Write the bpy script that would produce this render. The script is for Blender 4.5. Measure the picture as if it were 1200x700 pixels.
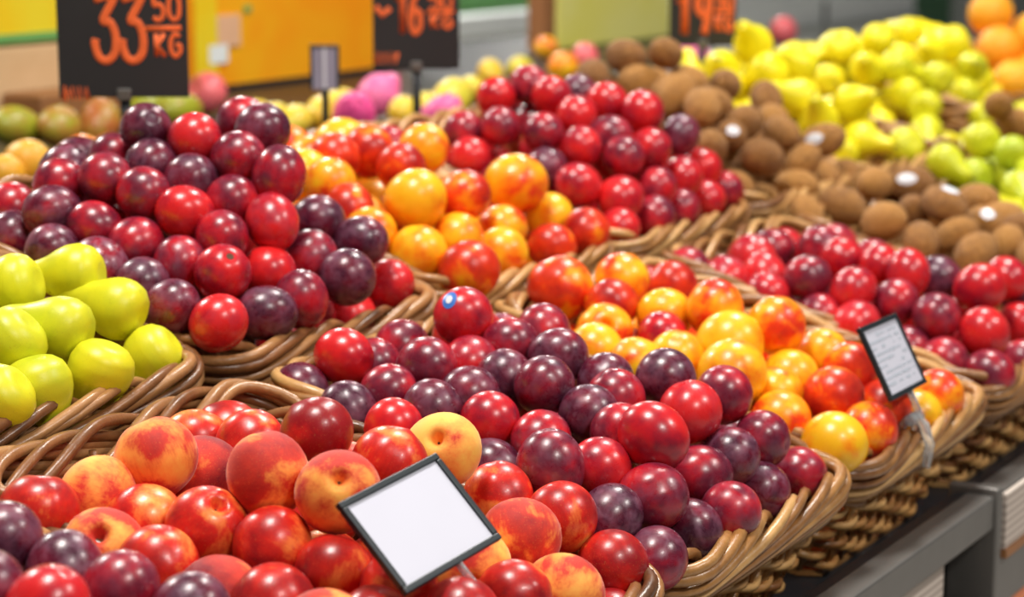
import bpy, math, random
import numpy as np
from mathutils import Vector, Matrix, Quaternion
for o in list(bpy.data.objects): bpy.data.objects.remove(o)
rng = np.random.default_rng(7); random.seed(7)
scn = bpy.context.scene; COL = scn.collection

# ------------------------------------------------------------------ camera
F_PX, PITCH, YAW = 2513.0, .187, .547
CAM = np.array([-1.395, -.702, 1.318])
FW = np.array([math.cos(YAW)*math.cos(PITCH), math.sin(YAW)*math.cos(PITCH), -math.sin(PITCH)])
RT = np.array([math.sin(YAW), -math.cos(YAW), 0.]); UP = np.cross(RT, FW)
cd = bpy.data.cameras.new('camera'); cam = bpy.data.objects.new('camera', cd); COL.objects.link(cam)
cd.sensor_width = 36; cd.lens = F_PX/1200*36; cd.clip_start = .05; cd.clip_end = 60
cam.matrix_world = Matrix(((RT[0], UP[0], -FW[0], CAM[0]), (RT[1], UP[1], -FW[1], CAM[1]), (RT[2], UP[2], -FW[2], CAM[2]), (0, 0, 0, 1)))
cd.dof.use_dof = True; cd.dof.focus_distance = 1.62; cd.dof.aperture_fstop = 5.6
scn.camera = cam

# ------------------------------------------------------------------ light: bright shop hall, tube lamps under the ceiling
w = bpy.data.worlds.new('world'); scn.world = w; w.use_nodes = True
w.node_tree.nodes['Background'].inputs[0].default_value = (1, .97, .94, 1)
w.node_tree.nodes['Background'].inputs[1].default_value = .09
def area(name, loc, sx, sy, power, col=(1, .96, .9)):
    l = bpy.data.lights.new(name, 'AREA'); l.shape = 'RECTANGLE'; l.size = sx; l.size_y = sy; l.energy = power; l.color = col
    o = bpy.data.objects.new(name, l); COL.objects.link(o); o.location = loc; return o
for i in range(2):
    for j in range(2):
        area('ceiling_lamp', (-1.1+i*2.5+j*.7, -2.4+j*2.8, 3.5), .7, .5, 72)
for i in range(3):
    area('ceiling_lamp', (1.2+i*3.2, 4.2, 3.5), .7, .5, 150)
scn.view_settings.view_transform = 'Standard'; scn.view_settings.look = 'None'
scn.view_settings.gamma = 1; scn.view_settings.use_curve_mapping = False
scn.view_settings.exposure = -0.10

# ------------------------------------------------------------------ helpers
def proj(p):
    d = np.asarray(p, float)-CAM; z = d@FW
    return np.stack([600+F_PX*(d@RT)/z, 350-F_PX*(d@UP)/z, z], -1)
def ray(px, py):
    d = FW + RT*(px-600)/F_PX + UP*(350-py)/F_PX
    return d/np.linalg.norm(d)
def at_y(px, py, Y):
    d = ray(px, py); return CAM + d*((Y-CAM[1])/d[1])
def tag(o, label=None, cat=None, group=None, kind=None):
    if label: o['label'] = label
    if cat: o['category'] = cat
    if group: o['group'] = group
    if kind: o['kind'] = kind
    return o
def mesh(name, verts, faces, smooth=True, mats=None):
    m = bpy.data.meshes.new(name); m.from_pydata([tuple(v) for v in verts], [], [tuple(int(i) for i in f) for f in faces])
    if smooth: m.polygons.foreach_set('use_smooth', [True]*len(m.polygons))
    for x in (mats or []): m.materials.append(x)
    m.update(); return m
def link(name, m, parent=None, loc=None, mat=None):
    o = bpy.data.objects.new(name, m); COL.objects.link(o)
    if parent: o.parent = parent
    if loc is not None: o.location = loc
    if mat and m is not None and not m.materials: m.materials.append(mat)
    return o
def empty(name, loc=(0, 0, 0), rot=None):
    o = bpy.data.objects.new(name, None); COL.objects.link(o); o.location = loc; o.empty_display_size = .02
    if rot is not None: o.rotation_euler = rot
    return o
def box_vf(x0, x1, y0, y1, z0, z1, b=0.0):
    if b <= 0:
        v = [(x, y, z) for x in (x0, x1) for y in (y0, y1) for z in (z0, z1)]
        return v, [(0, 1, 3, 2), (4, 6, 7, 5), (0, 4, 5, 1), (2, 3, 7, 6), (0, 2, 6, 4), (1, 5, 7, 3)]
    import bmesh
    bm = bmesh.new(); bmesh.ops.create_cube(bm, size=1)
    for q in bm.verts: q.co = ((x0+x1)/2+q.co.x*(x1-x0), (y0+y1)/2+q.co.y*(y1-y0), (z0+z1)/2+q.co.z*(z1-z0))
    bmesh.ops.bevel(bm, geom=bm.edges[:], offset=b, segments=2, affect='EDGES', profile=.5)
    bm.verts.index_update()
    v = [tuple(q.co) for q in bm.verts]; f = [[q.index for q in fc.verts] for fc in bm.faces]; bm.free(); return v, f
def box(name, x0, x1, y0, y1, z0, z1, mat, parent=None, b=0.0):
    v, f = box_vf(x0, x1, y0, y1, z0, z1, b); return link(name, mesh(name, v, f, False, [mat]), parent)
def tube_vf(path, r, sides=8, closed=False, flat=1.0):
    P = np.asarray(path, float); n = len(P)
    T = (np.roll(P, -1, 0)-np.roll(P, 1, 0)) if closed else np.gradient(P, axis=0)
    T /= np.linalg.norm(T, axis=1)[:, None]+1e-12
    a = np.array([0, 0, 1.]) if abs(T[0][2]) < .9 else np.array([1., 0, 0])
    N = np.zeros_like(P); q = np.cross(np.cross(T[0], a), T[0]); N[0] = q/np.linalg.norm(q)
    for i in range(1, n):
        q = N[i-1]-T[i]*(N[i-1]@T[i]); N[i] = q/(np.linalg.norm(q)+1e-12)
    if closed:
        for i in range(n):
            q = a-T[i]*(a@T[i]); N[i] = q/np.linalg.norm(q)
    B = np.cross(T, N); R = np.broadcast_to(np.asarray(r, float), (n,))
    V = []; ang = np.arange(sides)*2*math.pi/sides
    for i in range(n):
        V += list(P[i]+R[i]*(np.cos(ang)[:, None]*N[i]+flat*np.sin(ang)[:, None]*B[i]))
    Fc = []
    for i in range(n if closed else n-1):
        j = (i+1) % n
        for k in range(sides):
            l = (k+1) % sides; Fc.append((i*sides+k, i*sides+l, j*sides+l, j*sides+k))
    if not closed:
        Fc.append(tuple(range(sides-1, -1, -1))); Fc.append(tuple((n-1)*sides+k for k in range(sides)))
    return V, Fc

# ------------------------------------------------------------------ materials
def S(c):  # sRGB 0-255 -> linear
    return tuple(((x/255)/12.92 if x/255 <= .04045 else ((x/255+.055)/1.055)**2.4) for x in c)+(1,)
class NT:
    def __init__(s, name):
        s.m = bpy.data.materials.new(name); s.m.use_nodes = True; s.t = s.m.node_tree
        s.b = s.t.nodes['Principled BSDF']
    def n(s, typ, **kw):
        x = s.t.nodes.new(typ)
        for k, v in kw.items(): setattr(x, k, v)
        return x
    def put(s, sock, v):
        if hasattr(v, 'is_output'): s.t.links.new(v, sock)
        else: sock.default_value = v
    def math(s, op, a, b=0., clamp=False):
        x = s.n('ShaderNodeMath', operation=op, use_clamp=clamp); s.put(x.inputs[0], a); s.put(x.inputs[1], b); return x.outputs[0]
    def mix(s, f, a, b):
        x = s.n('ShaderNodeMix', data_type='RGBA'); s.put(x.inputs[0], f); s.put(x.inputs[6], a); s.put(x.inputs[7], b); return x.outputs[2]
    def attr(s, name):
        return s.n('ShaderNodeAttribute', attribute_type='OBJECT', attribute_name=name).outputs['Fac']
    def coords(s, rand=40.):
        tc = s.n('ShaderNodeTexCoord').outputs['Object']
        oi = s.n('ShaderNodeObjectInfo').outputs['Random']
        r = s.math('MULTIPLY', oi, rand); v = s.n('ShaderNodeVectorMath', operation='ADD')
        s.put(v.inputs[0], tc); s.put(v.inputs[1], r); s.rand = oi; s.tc = tc
        return v.outputs[0]
    def noise(s, vec, scale, detail=3., rough=.5, dist=0.):
        x = s.n('ShaderNodeTexNoise'); s.put(x.inputs['Vector'], vec); x.inputs['Scale'].default_value = scale
        x.inputs['Detail'].default_value = detail; x.inputs['Roughness'].default_value = rough; x.inputs['Distortion'].default_value = dist
        return x.outputs['Fac']
    def ramp(s, f, stops):
        x = s.n('ShaderNodeValToRGB'); s.put(x.inputs[0], f); e = x.color_ramp.elements
        while len(e) < len(stops): e.new(.5)
        for q, (p, c) in zip(e, stops): q.position = p; q.color = c
        return x.outputs[0]
    def bump(s, h, strength=.2, dist=.01):
        x = s.n('ShaderNodeBump'); s.put(x.inputs['Height'], h); x.inputs['Strength'].default_value = strength; x.inputs['Distance'].default_value = dist
        s.t.links.new(x.outputs[0], s.b.inputs['Normal'])
    def set(s, **kw):
        for k, v in kw.items(): s.put(s.b.inputs[k.replace('_', ' ')], v)
        return s.m
def plain(name, col, rough=.5, metal=0., var=.08, scale=30., **kw):
    t = NT(name); c = t.coords(); f = t.noise(c, scale)
    a = tuple(max(0, x*(1-var)) for x in col[:3])+(1,); b = tuple(x*(1+var) for x in col[:3])+(1,)
    t.set(Base_Color=t.mix(f, a, b), Roughness=rough, Metallic=metal, **kw); return t.m
M = {}
def mat_plum():
    t = NT('plum_skin'); c = t.coords(); tone = t.attr('tone'); bl = t.attr('bloom')
    n1 = t.noise(c, 1.1, 2.); n2 = t.noise(c, 3.6, 4., .6); n3 = t.noise(c, 26., 3., .6)
    z = t.n('ShaderNodeSeparateXYZ'); t.put(z.inputs[0], t.tc)
    f = t.math('ADD', tone, t.math('MULTIPLY', t.math('SUBTRACT', n1, .5), 1.35))
    f = t.math('ADD', f, t.math('MULTIPLY', t.math('SUBTRACT', n2, .5), .35))
    f = t.math('ADD', f, t.math('MULTIPLY', z.outputs[2], .10), True)
    col = t.ramp(f, [(0, (.74, .016, .018, 1)), (.3, (.48, .008, .022, 1)), (.6, (.19, .008, .027, 1)), (1, (.065, .010, .028, 1))])
    sp = t.math('GREATER_THAN', n3, .66)
    col = t.mix(t.math('MULTIPLY', sp, .12), col, (.55, .2, .16, 1))
    b = t.math('MULTIPLY', bl, t.math('MULTIPLY', t.math('SUBTRACT', t.noise(c, 2.1, 5., .62, .4), .42, True), 1.6, True), True)
    col = t.mix(b, col, (.38, .17, .26, 1))
    t.set(Base_Color=col, Roughness=t.math('ADD', .27, t.math('MULTIPLY', b, .35)), Coat_Weight=.15, Coat_Roughness=.12, Specular_IOR_Level=.55)
    t.b.inputs['Subsurface Weight'].default_value = .0
    t.bump(n3, .04, .02); return t.m
def mat_nect(name, y, o, r, dk, fuzz):
    t = NT(name); c = t.coords(); blush = t.attr('tone')
    n1 = t.noise(c, .95, 2., .5, .3); n2 = t.noise(c, 4.2, 5., .65, .5)
    w = t.n('ShaderNodeMapping'); t.put(w.inputs[0], c); w.inputs['Scale'].default_value = (7, 7, .9)
    n4 = t.noise(w.outputs[0], 1.6, 4., .6)
    f = t.math('ADD', blush, t.math('MULTIPLY', t.math('SUBTRACT', n1, .5), 1.4))
    f = t.math('ADD', f, t.math('MULTIPLY', t.math('SUBTRACT', n2, .5), .30))
    f = t.math('ADD', f, t.math('MULTIPLY', t.math('SUBTRACT', n4, .5), .26), True)
    col = t.ramp(f, [(.12, y), (.38, o), (.56, r), (.95, dk)])
    n3 = t.noise(c, 30., 3.)
    col = t.mix(t.math('MULTIPLY', t.math('GREATER_THAN', n3, .66), .12), col, tuple(min(1, q*1.3+.08) for q in y[:3])+(1,))
    t.set(Base_Color=col, Roughness=.62 if fuzz else .3, Specular_IOR_Level=.3 if fuzz else .5)
    if fuzz:
        t.b.inputs['Sheen Weight'].default_value = .35; t.b.inputs['Sheen Roughness'].default_value = .4
        t.b.inputs['Sheen Tint'].default_value = (1, .8, .7, 1)
    else: t.b.inputs['Coat Weight'].default_value = .12
    t.bump(n3, .05, .02); return t.m
def mat_pear():
    t = NT('pear_skin'); c = t.coords(); tone = t.attr('tone')
    f = t.math('ADD', tone, t.math('MULTIPLY', t.math('SUBTRACT', t.noise(c, 1.2), .5), .6), True)
    col = t.ramp(f, [(0, (.96, .80, .010, 1)), (.5, (.76, .72, .018, 1)), (1, (.42, .54, .025, 1))])
    n3 = t.noise(c, 34., 2.); col = t.mix(t.math('MULTIPLY', t.math('GREATER_THAN', n3, .66), .3), col, (.36, .3, .04, 1))
    n5 = t.noise(c, 2.4, 4., .65); col = t.mix(t.math('MULTIPLY', t.math('SUBTRACT', n5, .66, True), 4., True), col, (.42, .17, .03, 1))
    t.set(Base_Color=col, Roughness=.36, Specular_IOR_Level=.45); t.bump(n3, .05, .02); return t.m
def mat_two(name, a, b, rough, scale=2., bump=.1, bscale=40., sheen=0.):
    t = NT(name); c = t.coords(); n = t.noise(c, scale, 4., .6); n3 = t.noise(c, bscale, 3.)
    f = t.math('ADD', n, t.math('MULTIPLY', t.math('SUBTRACT', t.rand, .5), .5), True)
    t.set(Base_Color=t.ramp(f, [(.3, a), (.7, b)]), Roughness=rough); t.bump(n3, bump, .03)
    if sheen: t.b.inputs['Sheen Weight'].default_value = sheen
    return t.m
def mat_wicker(name, a, b, d):
    t = NT(name); c = t.coords(3.); n = t.noise(c, 38., 4., .6); n2 = t.noise(c, 240., 3.)
    f = t.math('ADD', t.math('MULTIPLY', n, .6), t.math('MULTIPLY', t.rand, .55), True)
    col = t.ramp(f, [(.22, d), (.5, a), (.82, b)])
    t.set(Base_Color=col, Roughness=t.math('ADD', .28, t.math('MULTIPLY', n2, .2)), Coat_Weight=.25, Coat_Roughness=.2)
    t.bump(n2, .25, .002); return t.m
M['plum'] = mat_plum()
M['nectarine'] = mat_nect('nectarine_skin', (1, .53, .012, 1), (1, .30, .006, 1), (.84, .045, .007, 1), (.38, .008, .010, 1), False)
M['peach'] = mat_nect('peach_skin', (1, .56, .10, 1), (.98, .32, .06, 1), (.68, .04, .02, 1), (.27, .012, .022, 1), True)
M['smooth_peach'] = mat_nect('smooth_peach_skin', (1, .60, .14, 1), (.95, .23, .05, 1), (.70, .022, .013, 1), (.30, .007, .012, 1), False)
M['pear'] = mat_pear()
M['kiwi'] = mat_two('kiwi_skin', (.30, .12, .02, 1), (.56, .255, .05, 1), .7, 3., .5, 60., .08)
M['orange'] = mat_two('orange_peel', (1, .38, .012, 1), (1, .48, .02, 1), .4, 1.5, .25, 55.)
M['apricot'] = mat_two('apricot_skin', (.93, .42, .02, 1), (.9, .52, .06, 1), .45, 1.5, .05)
M['mango'] = mat_two('mango_skin', (.34, .36, .02, 1), (.48, .14, .03, 1), .4, 1.2, .05)
M['yellow_mango'] = mat_two('yellow_mango_skin', (.85, .55, .03, 1), (.7, .62, .05, 1), .4, 1.2, .05)
M['dragon'] = mat_two('dragon_fruit_skin', (.98, .09, .34, 1), (.95, .18, .42, 1), .45, 1.6, .05)
M['apple'] = mat_two('apple_skin', (.75, .04, .05, 1), (.92, .18, .2, 1), .3, 2., .02)
M['wick_tan'] = mat_wicker('tan_willow', (.41, .19, .055, 1), (.66, .38, .14, 1), (.17, .062, .019, 1))
M['wick_brown'] = mat_wicker('brown_willow', (.26, .105, .033, 1), (.45, .22, .08, 1), (.095, .035, .012, 1))
M['stem'] = plain('stem_wood', (.12, .07, .03), .7)
M['scar'] = plain('stem_scar_brown', (.10, .045, .02), .8)
M['black'] = plain('black_board', (.028, .026, .027), .55, scale=9, var=.25)
M['chalk'] = plain('orange_chalk', (1, .17, .035), .7, var=.2, scale=60)
M['frame'] = plain('dark_frame_plastic', (.012, .019, .024), .4)
M['card'] = plain('white_card', (.70, .70, .80), .14, var=.02, Coat_Weight=.5, Coat_Roughness=.06)
M['clear'] = plain('clear_plastic', (.9, .93, .95), .12, var=.02, Transmission_Weight=.75, IOR=1.35)
M['ink'] = plain('grey_ink', (.45, .49, .56), .6)
M['metal'] = plain('grey_metal', (.19, .18, .168), .38, .5, var=.12)
M['dark'] = plain('dark_metal', (.022, .023, .027), .4, .3)
M['white'] = plain('white_sticker', (.85, .85, .9), .25)
M['blue'] = plain('blue_sticker', (.06, .2, .62), .3)

# ------------------------------------------------------------------ setting
PW, PD, TILT, Z0 = .36, .452, .26, .80
Ua = np.array([1., 0, 0]); Va = np.array([0, math.cos(TILT), math.sin(TILT)]); Wa = np.array([0, -math.sin(TILT), math.cos(TILT)])
ORG = np.array([0, 0, Z0])
def deck(u, v, wv): return ORG+Ua*u+Va*v+Wa*wv
def tile_mat(name, a, b, size):
    t = NT(name); tc = t.n('ShaderNodeTexCoord').outputs['Object']; br = t.n('ShaderNodeTexBrick'); t.put(br.inputs[0], tc)
    br.offset = 0; br.inputs['Scale'].default_value = 1; br.inputs['Brick Width'].default_value = size; br.inputs['Row Height'].default_value = size
    br.inputs['Mortar Size'].default_value = .004; br.inputs['Color1'].default_value = a; br.inputs['Color2'].default_value = a; br.inputs['Mortar'].default_value = b
    t.set(Base_Color=br.outputs[0], Roughness=.3); return t.m
M['floor'] = tile_mat('floor_tile', (.42, .40, .37, 1), (.2, .19, .18, 1), .4)
M['wall'] = plain('wall_paint', (.75, .78, .77), .7)
tag(box('floor', -4, 24, -4, 9, -.1, 0, M['floor']), kind='structure')
tag(box('wall_back', -4, 24, 8.9, 9, 0, 3.6, M['wall']), kind='structure')

# ------------------------------------------------------------------ display stand
X0, X1 = -.92, 3.4
st = empty('display_stand', (1.2, .3, 0)); tag(st, 'dark metal fruit display stand with grey front rail under the wicker baskets', 'stand')
def part(name, ob): ob.parent = st; ob.matrix_parent_inverse = Matrix.Translation((-1.2, -.3, 0)); ob.name = name; return ob
def slab(name, u0, u1, v0, v1, w0, w1, mat):
    c = [deck(u, v, q) for u in (u0, u1) for v in (v0, v1) for q in (w0, w1)]
    return link(name, mesh(name, c, [(0, 1, 3, 2), (4, 6, 7, 5), (0, 4, 5, 1), (2, 3, 7, 6), (0, 2, 6, 4), (1, 5, 7, 3)], False, [mat]))
part('deck', slab('deck', X0, X1, -.012, .90, -.145, -.131, M['dark']))
t = NT('striped_price_strip'); wv = t.n('ShaderNodeTexWave', wave_type='BANDS', bands_direction='Z'); t.put(wv.inputs[0], t.n('ShaderNodeTexCoord').outputs['Object'])
wv.inputs['Scale'].default_value = 38; wv.inputs['Distortion'].default_value = .4
t.set(Base_Color=t.ramp(wv.outputs['Fac'], [(.2, (.42, .34, .29, 1)), (.8, (.66, .57, .5, 1))]), Roughness=.5); M['strip'] = t.m
M['rust'] = plain('orange_panel', (.8, .25, .11), .6)
M['wood'] = plain('brown_edge', (.33, .14, .05), .5)
POST = .648
part('lip', box('lip', X0, X1, -.008, .012, Z0-.13, Z0-.083, M['dark'], b=.002))
part('rail', box('rail', X0, POST, -.03, .0, Z0-.117, Z0-.082, M['metal'], b=.003))
part('rail', box('rail', POST+.016, X1, -.03, .0, Z0-.117, Z0-.082, M['metal'], b=.003)).hide_render = False
part('post', box('post', POST, POST+.016, -.034, .02, 0, Z0-.075, M['metal'], b=.003))
part('post', box('post', X0, X0+.03, -.034, .02, 0, Z0-.075, M['metal'], b=.003))
part('post', box('post', X1-.03, X1, -.034, .02, 0, Z0-.075, M['metal'], b=.003))
part('price_strip', box('price_strip', X0+.03, POST-.07, -.004, .008, Z0-.205, Z0-.118, M['strip']))
part('price_strip', box('price_strip', POST+.02, X1-.03, -.036, -.031, Z0-.142, Z0-.084, M['strip']))
part('edge_strip', box('edge_strip', POST+.02, X1-.03, -.038, -.0315, Z0-.152, Z0-.143, M['wood']))
part('lower_rail', box('lower_rail', X0+.03, POST-.001, -.03, .0, Z0-.255, Z0-.210, M['metal'], b=.003))
part('lower_rail', box('lower_rail', POST+.018, X1-.03, -.03, .0, Z0-.21, Z0-.153, M['metal'], b=.003))
part('front_panel', box('front_panel', X0+.03, POST-.001, .02, .03, .12, Z0-.256, M['dark']))
part('front_panel', box('front_panel', POST+.02, X1-.03, -.012, -.004, .12, Z0-.211, M['rust']))
part('side_panel', box('side_panel', X0, X0+.012, .02, .84, .05, Z0-.14, M['dark']))
part('side_panel', box('side_panel', X1-.012, X1, .02, .84, .05, Z0-.14, M['dark']))
part('back_panel', box('back_panel', X0, X1, .85, .875, 0, Z0+.07, M['dark']))
part('plinth', box('plinth', X0, X1, .06, .84, 0, .12, M['dark']))

# ------------------------------------------------------------------ wicker basket, built once
HX, HY, RC, BH, NST = .165, .199, .034, .108, 32
def rr(hx, hy, rc, s):
    """rounded rectangle, counter-clockwise seen from above; s in 0..1 -> point, outward normal"""
    L = [2*(hx-rc), math.pi/2*rc, 2*(hy-rc), math.pi/2*rc]*2
    L = [2*(hy-rc), math.pi/2*rc, 2*(hx-rc), math.pi/2*rc]*2; tot = sum(L)
    d = (s % 1.)*tot; k = 0
    while d > L[k]: d -= L[k]; k += 1
    cx = [(hx, -hy+rc), (hx-rc, hy-rc), (hx-rc, hy), (-hx+rc, hy-rc), (-hx, hy-rc), (-hx+rc, -hy+rc), (-hx+rc, -hy), (hx-rc, -hy+rc)][k]
    a0 = [0, 0, 90, 90, 180, 180, 270, 270][k]
    if k % 2 == 0:
        dr = [(0, 1), (0, 0), (-1, 0), (0, 0), (0, -1), (0, 0), (1, 0)][k]; n = math.radians(a0)
        return np.array([cx[0]+dr[0]*d, cx[1]+dr[1]*d]), np.array([math.cos(n), math.sin(n)])
    n = math.radians(a0)+d/rc
    return np.array([cx[0]+rc*math.cos(n), cx[1]+rc*math.sin(n)]), np.array([math.cos(n), math.sin(n)])
PER = 4*(HX-RC+HY-RC)+2*math.pi*RC
def wall(s, wv, off):
    tp = .17*wv
    p, n = rr(HX+tp, HY+tp, RC, s); p = p+n*off
    return np.array([p[0], p[1], wv])
wk = random.Random(3)
def sm(x): x = min(1, max(0, x)); return x*x*(3-2*x)
def basket_meshes():
    out = []
    for k in range(NST):                                   # border strands: rise along the outside, roll over the top, slant down inside
        L = .36/PER*wk.uniform(.94, 1.06); s0 = (k+wk.uniform(-.16, .16))/NST; pts = []; j1 = wk.uniform(-.002, .002); j2 = wk.uniform(-.003, .003)
        kw = [0, .06, .24, .42, .55, .65, .73, .80, .88, 1.0]
        kz = [-.038, -.035, -.024, -.012, -.001, .009, .0135, .010, -.002, -.026]
        ko = [.001, .0075, .0115, .0135, .014, .010, .003, -.005, -.011, -.010]
        for i in range(42):
            tt = i/41; wv = np.interp(tt, kw, kz); off = np.interp(tt, kw, ko)
            wv += j2*math.sin(tt*math.pi)+.0012*math.sin(tt*9+k*2.1); off += j1*math.sin(tt*math.pi)
            pts.append(wall(s0+L*tt, wv, off))
        P_ = np.array(pts)
        for _ in range(2): P_[1:-1] = (P_[:-2]+2*P_[1:-1]+P_[2:])/4
        v, f = tube_vf(P_, .0052*wk.uniform(.82, 1.1)*np.minimum(1, .8+np.arange(42)/16), 8)
        out.append(('rim_strand', mesh('rim_strand', v, f)))
    for j in range(7):                                     # woven rows
        wv = -.118+j*.0122; pts = []; n = 36*6
        for i in range(n):
            ph = math.pi*(i/6+j); pts.append(wall(i/n, wv+.001*math.sin(i*.7+j*2), .0052*math.cos(ph)))
        v, f = tube_vf(pts, .0042, 6, True, .9); out.append(('woven_row', mesh('woven_row', v, f)))
    for wv, off in ((-.030, -.0055), (-.012, -.002)):   # plain rods inside the border
        v, f = tube_vf([wall(i/160, wv, off+.0012*math.sin(i*.5)) for i in range(160)], .0042, 6, True); out.append(('rim_rod', mesh('rim_rod', v, f)))
    for k in range(36):
        v, f = tube_vf([wall(k/36, wv, 0) for wv in (-.124, -.08, -.04, -.004)], .0036, 6); out.append(('stake', mesh('stake', v, f)))
    n = 48; ring = [wall(i/n, -.124, .003) for i in range(n)]; V = [r+np.array([0, 0, d]) for d in (0., -.006) for r in ring]
    f = [tuple(range(n)), tuple(range(2*n-1, n-1, -1))]+[(i, n+i, n+(i+1) % n, (i+1) % n) for i in range(n)]
    out.append(('base', mesh('base', V, f, False)))
    return out
BM = basket_meshes()
for n_, m_ in BM: m_.materials.append(M['wick_tan'])
B = {}
BROT = Matrix(((Ua[0], Va[0], Wa[0]), (Ua[1], Va[1], Wa[1]), (Ua[2], Va[2], Wa[2]))).to_quaternion()
def basket(key, label, brown):
    row, i = key[0], int(key[1:])
    v0 = {'F': 0, 'S': 1, 'T': 2}[row]*PD+.208; u0 = (i-.5)*PW
    o = deck(u0, v0, 0); B[key] = o
    e = empty('wicker_basket', tuple(deck(u0, v0, -.130))); e.rotation_mode = 'QUATERNION'; e.rotation_quaternion = BROT
    tag(e, label, 'basket', 'wicker baskets on the display stand')
    for n_, m_ in BM:
        p = link(n_, m_, e); p.location = (0, 0, .130)
        if brown: p.material_slots[0].link = 'OBJECT'; p.material_slots[0].material = M['wick_brown']
    return e
BASK = {
 'F-1': ('tan wicker basket of plums at the end of the front row beside the peaches', 0),
 'F0': ('brown wicker basket of peaches with a framed white card', 1),
 'F1': ('tan wicker basket of plums between the peaches and the nectarines', 0),
 'F2': ('tan wicker basket of nectarines with a plastic card clip on its rim', 0),
 'F3': ('tan wicker basket of red plums between the nectarines and the kiwis in the front row', 0),
 'F4': ('wicker basket of kiwis in the front row beside the red plums', 0),
 'F5': ('wicker basket of green pears in the front row beside the kiwis', 0),
 'F6': ('wicker basket of kiwis in the front row beyond the green pears', 0),
 'S0': ('dark brown wicker basket of green pears behind the peaches', 1),
 'S1': ('brown wicker basket of dark plums with the 33 price board', 1),
 'S2': ('wicker basket of yellow and red nectarines beside the dark plums in the second row', 0),
 'S3': ('wicker basket of red plums beside the kiwis in the second row', 0),
 'S4': ('wicker basket of kiwis between red plums and yellow pears in the second row', 0),
 'S5': ('wicker basket of yellow pears beside the kiwis in the second row', 0),
 'S6': ('wicker basket of yellow pears between two more pear baskets in the second row', 0),
 'S7': ('wicker basket of yellow pears beside the oranges', 0),
 'S8': ('wicker basket of oranges at the far end of the second row', 0),
}
for k, (lb, br) in BASK.items(): basket(k, lb, br)

# ------------------------------------------------------------------ fruit shapes (unit size), d = unit directions
def s_plum(d, ov=1.05, gr=.035):
    x, y, z = d.T; rho = np.hypot(x, y); ph = np.arctan2(y, x)
    k = .985*(1-gr*np.exp(-(ph/.14)**2)*rho**1.5)
    zz = z*ov-np.where(z > 0, .07*np.exp(-(rho/.16)**2), 0)
    return np.stack([x*k, y*k, zz], 1)
def s_peach(d, ov=.95, gr=.055, dm=.30):
    x, y, z = d.T; rho = np.hypot(x, y); ph = np.arctan2(y, x)
    k = (1-gr*np.exp(-(ph/.17)**2)*rho**1.2)*(1+.015*np.cos(2*ph))
    zz = z*ov-np.where(z > 0, dm*np.exp(-(rho/.17)**2), 0)-np.where(z < 0, .05*np.exp(-(rho/.16)**2), 0)
    return np.stack([x*k, y*k, zz], 1)
def s_pear(d):
    x, y, z = d.T
    q = np.arccos(np.clip(z, -1, 1))/math.pi              # 0 top .. 1 bottom
    zs = [0, .03, .08, .16, .26, .36, .46, .56, .68, .80, .90, .96, 1]
    R = [0, .17, .28, .38, .47, .62, .82, .96, 1.0, .88, .58, .28, 0]
    H = [1.84, 1.86, 1.80, 1.58, 1.22, .86, .52, .20, -.2, -.58, -.84, -.90, -.80]
    r = np.interp(q, zs, R); h = np.interp(q, zs, H); rho = np.hypot(x, y)+1e-9
    bend = .08*np.clip(h, 0, 2)**2
    return np.stack([x/rho*r+bend*.6, y/rho*r, h], 1)
def s_kiwi(d):
    x, y, z = d.T; rho = np.hypot(x, y)
    return np.stack([x*.93, y*.86, z*1.22+np.sign(z)*.05*np.exp(-(rho/.1)**2)], 1)
def s_round(d):
    x, y, z = d.T; rho = np.hypot(x, y)
    return np.stack([x, y, z*.96-np.where(z > 0, .05*np.exp(-(rho/.12)**2), 0)], 1)
def s_apple(d):
    x, y, z = d.T; rho = np.hypot(x, y)
    return np.stack([x*(1+.05*z), y*(1+.05*z), z*.9-np.where(z > 0, .28*np.exp(-(rho/.3)**2), 0)+np.where(z < 0, .15*np.exp(-(rho/.25)**2), 0)], 1)
def s_mango(d):
    x, y, z = d.T
    return np.stack([x*.92+.16*z*z, y*.82, z*1.3], 1)
def s_dragon(d):
    x, y, z = d.T; ph = np.arctan2(y, x); q = np.arccos(np.clip(z, -1, 1))
    k = 1+.13*np.clip(np.sin(ph*4+q*3), 0, 1)**4*np.clip(np.sin(q*5), 0, 1)
    return np.stack([x*k*.92, y*k*.92, z*1.15*k+np.where(z > .9, .25, 0)], 1)
def sphere_dirs(nu, nv):
    D = [(0, 0, 1.)]
    for j in range(1, nv):
        a = math.pi*j/nv
        D += [(math.sin(a)*math.cos(2*math.pi*i/nu), math.sin(a)*math.sin(2*math.pi*i/nu), math.cos(a)) for i in range(nu)]
    D.append((0, 0, -1.)); Fc = []
    for i in range(nu): Fc.append((0, 1+i, 1+(i+1) % nu))
    for j in range(nv-2):
        for i in range(nu):
            a = 1+j*nu; b = a+nu; Fc.append((a+i, b+i, b+(i+1) % nu, a+(i+1) % nu))
    e = len(D)-1; a = 1+(nv-2)*nu
    for i in range(nu): Fc.append((a+i, e, a+(i+1) % nu))
    return np.array(D), Fc
DIRS, DF = sphere_dirs(36, 26)
def _warp(D, e):
    th = np.arccos(np.clip(D[:, 2], -1, 1)); th2 = math.pi*(th/math.pi)**e; ph = np.arctan2(D[:, 1], D[:, 0])
    return np.stack([np.sin(th2)*np.cos(ph), np.sin(th2)*np.sin(ph), np.cos(th2)], 1)
DIRS_P = _warp(DIRS, 1.5)                                  # more rings round the stem hollow
def fmesh(name, fn, mat):
    return mesh(name, fn(DIRS_P if mat in ('peach', 'smooth_peach', 'nectarine', 'apricot', 'apple') else DIRS), DF, True, [M[mat]])
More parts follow.
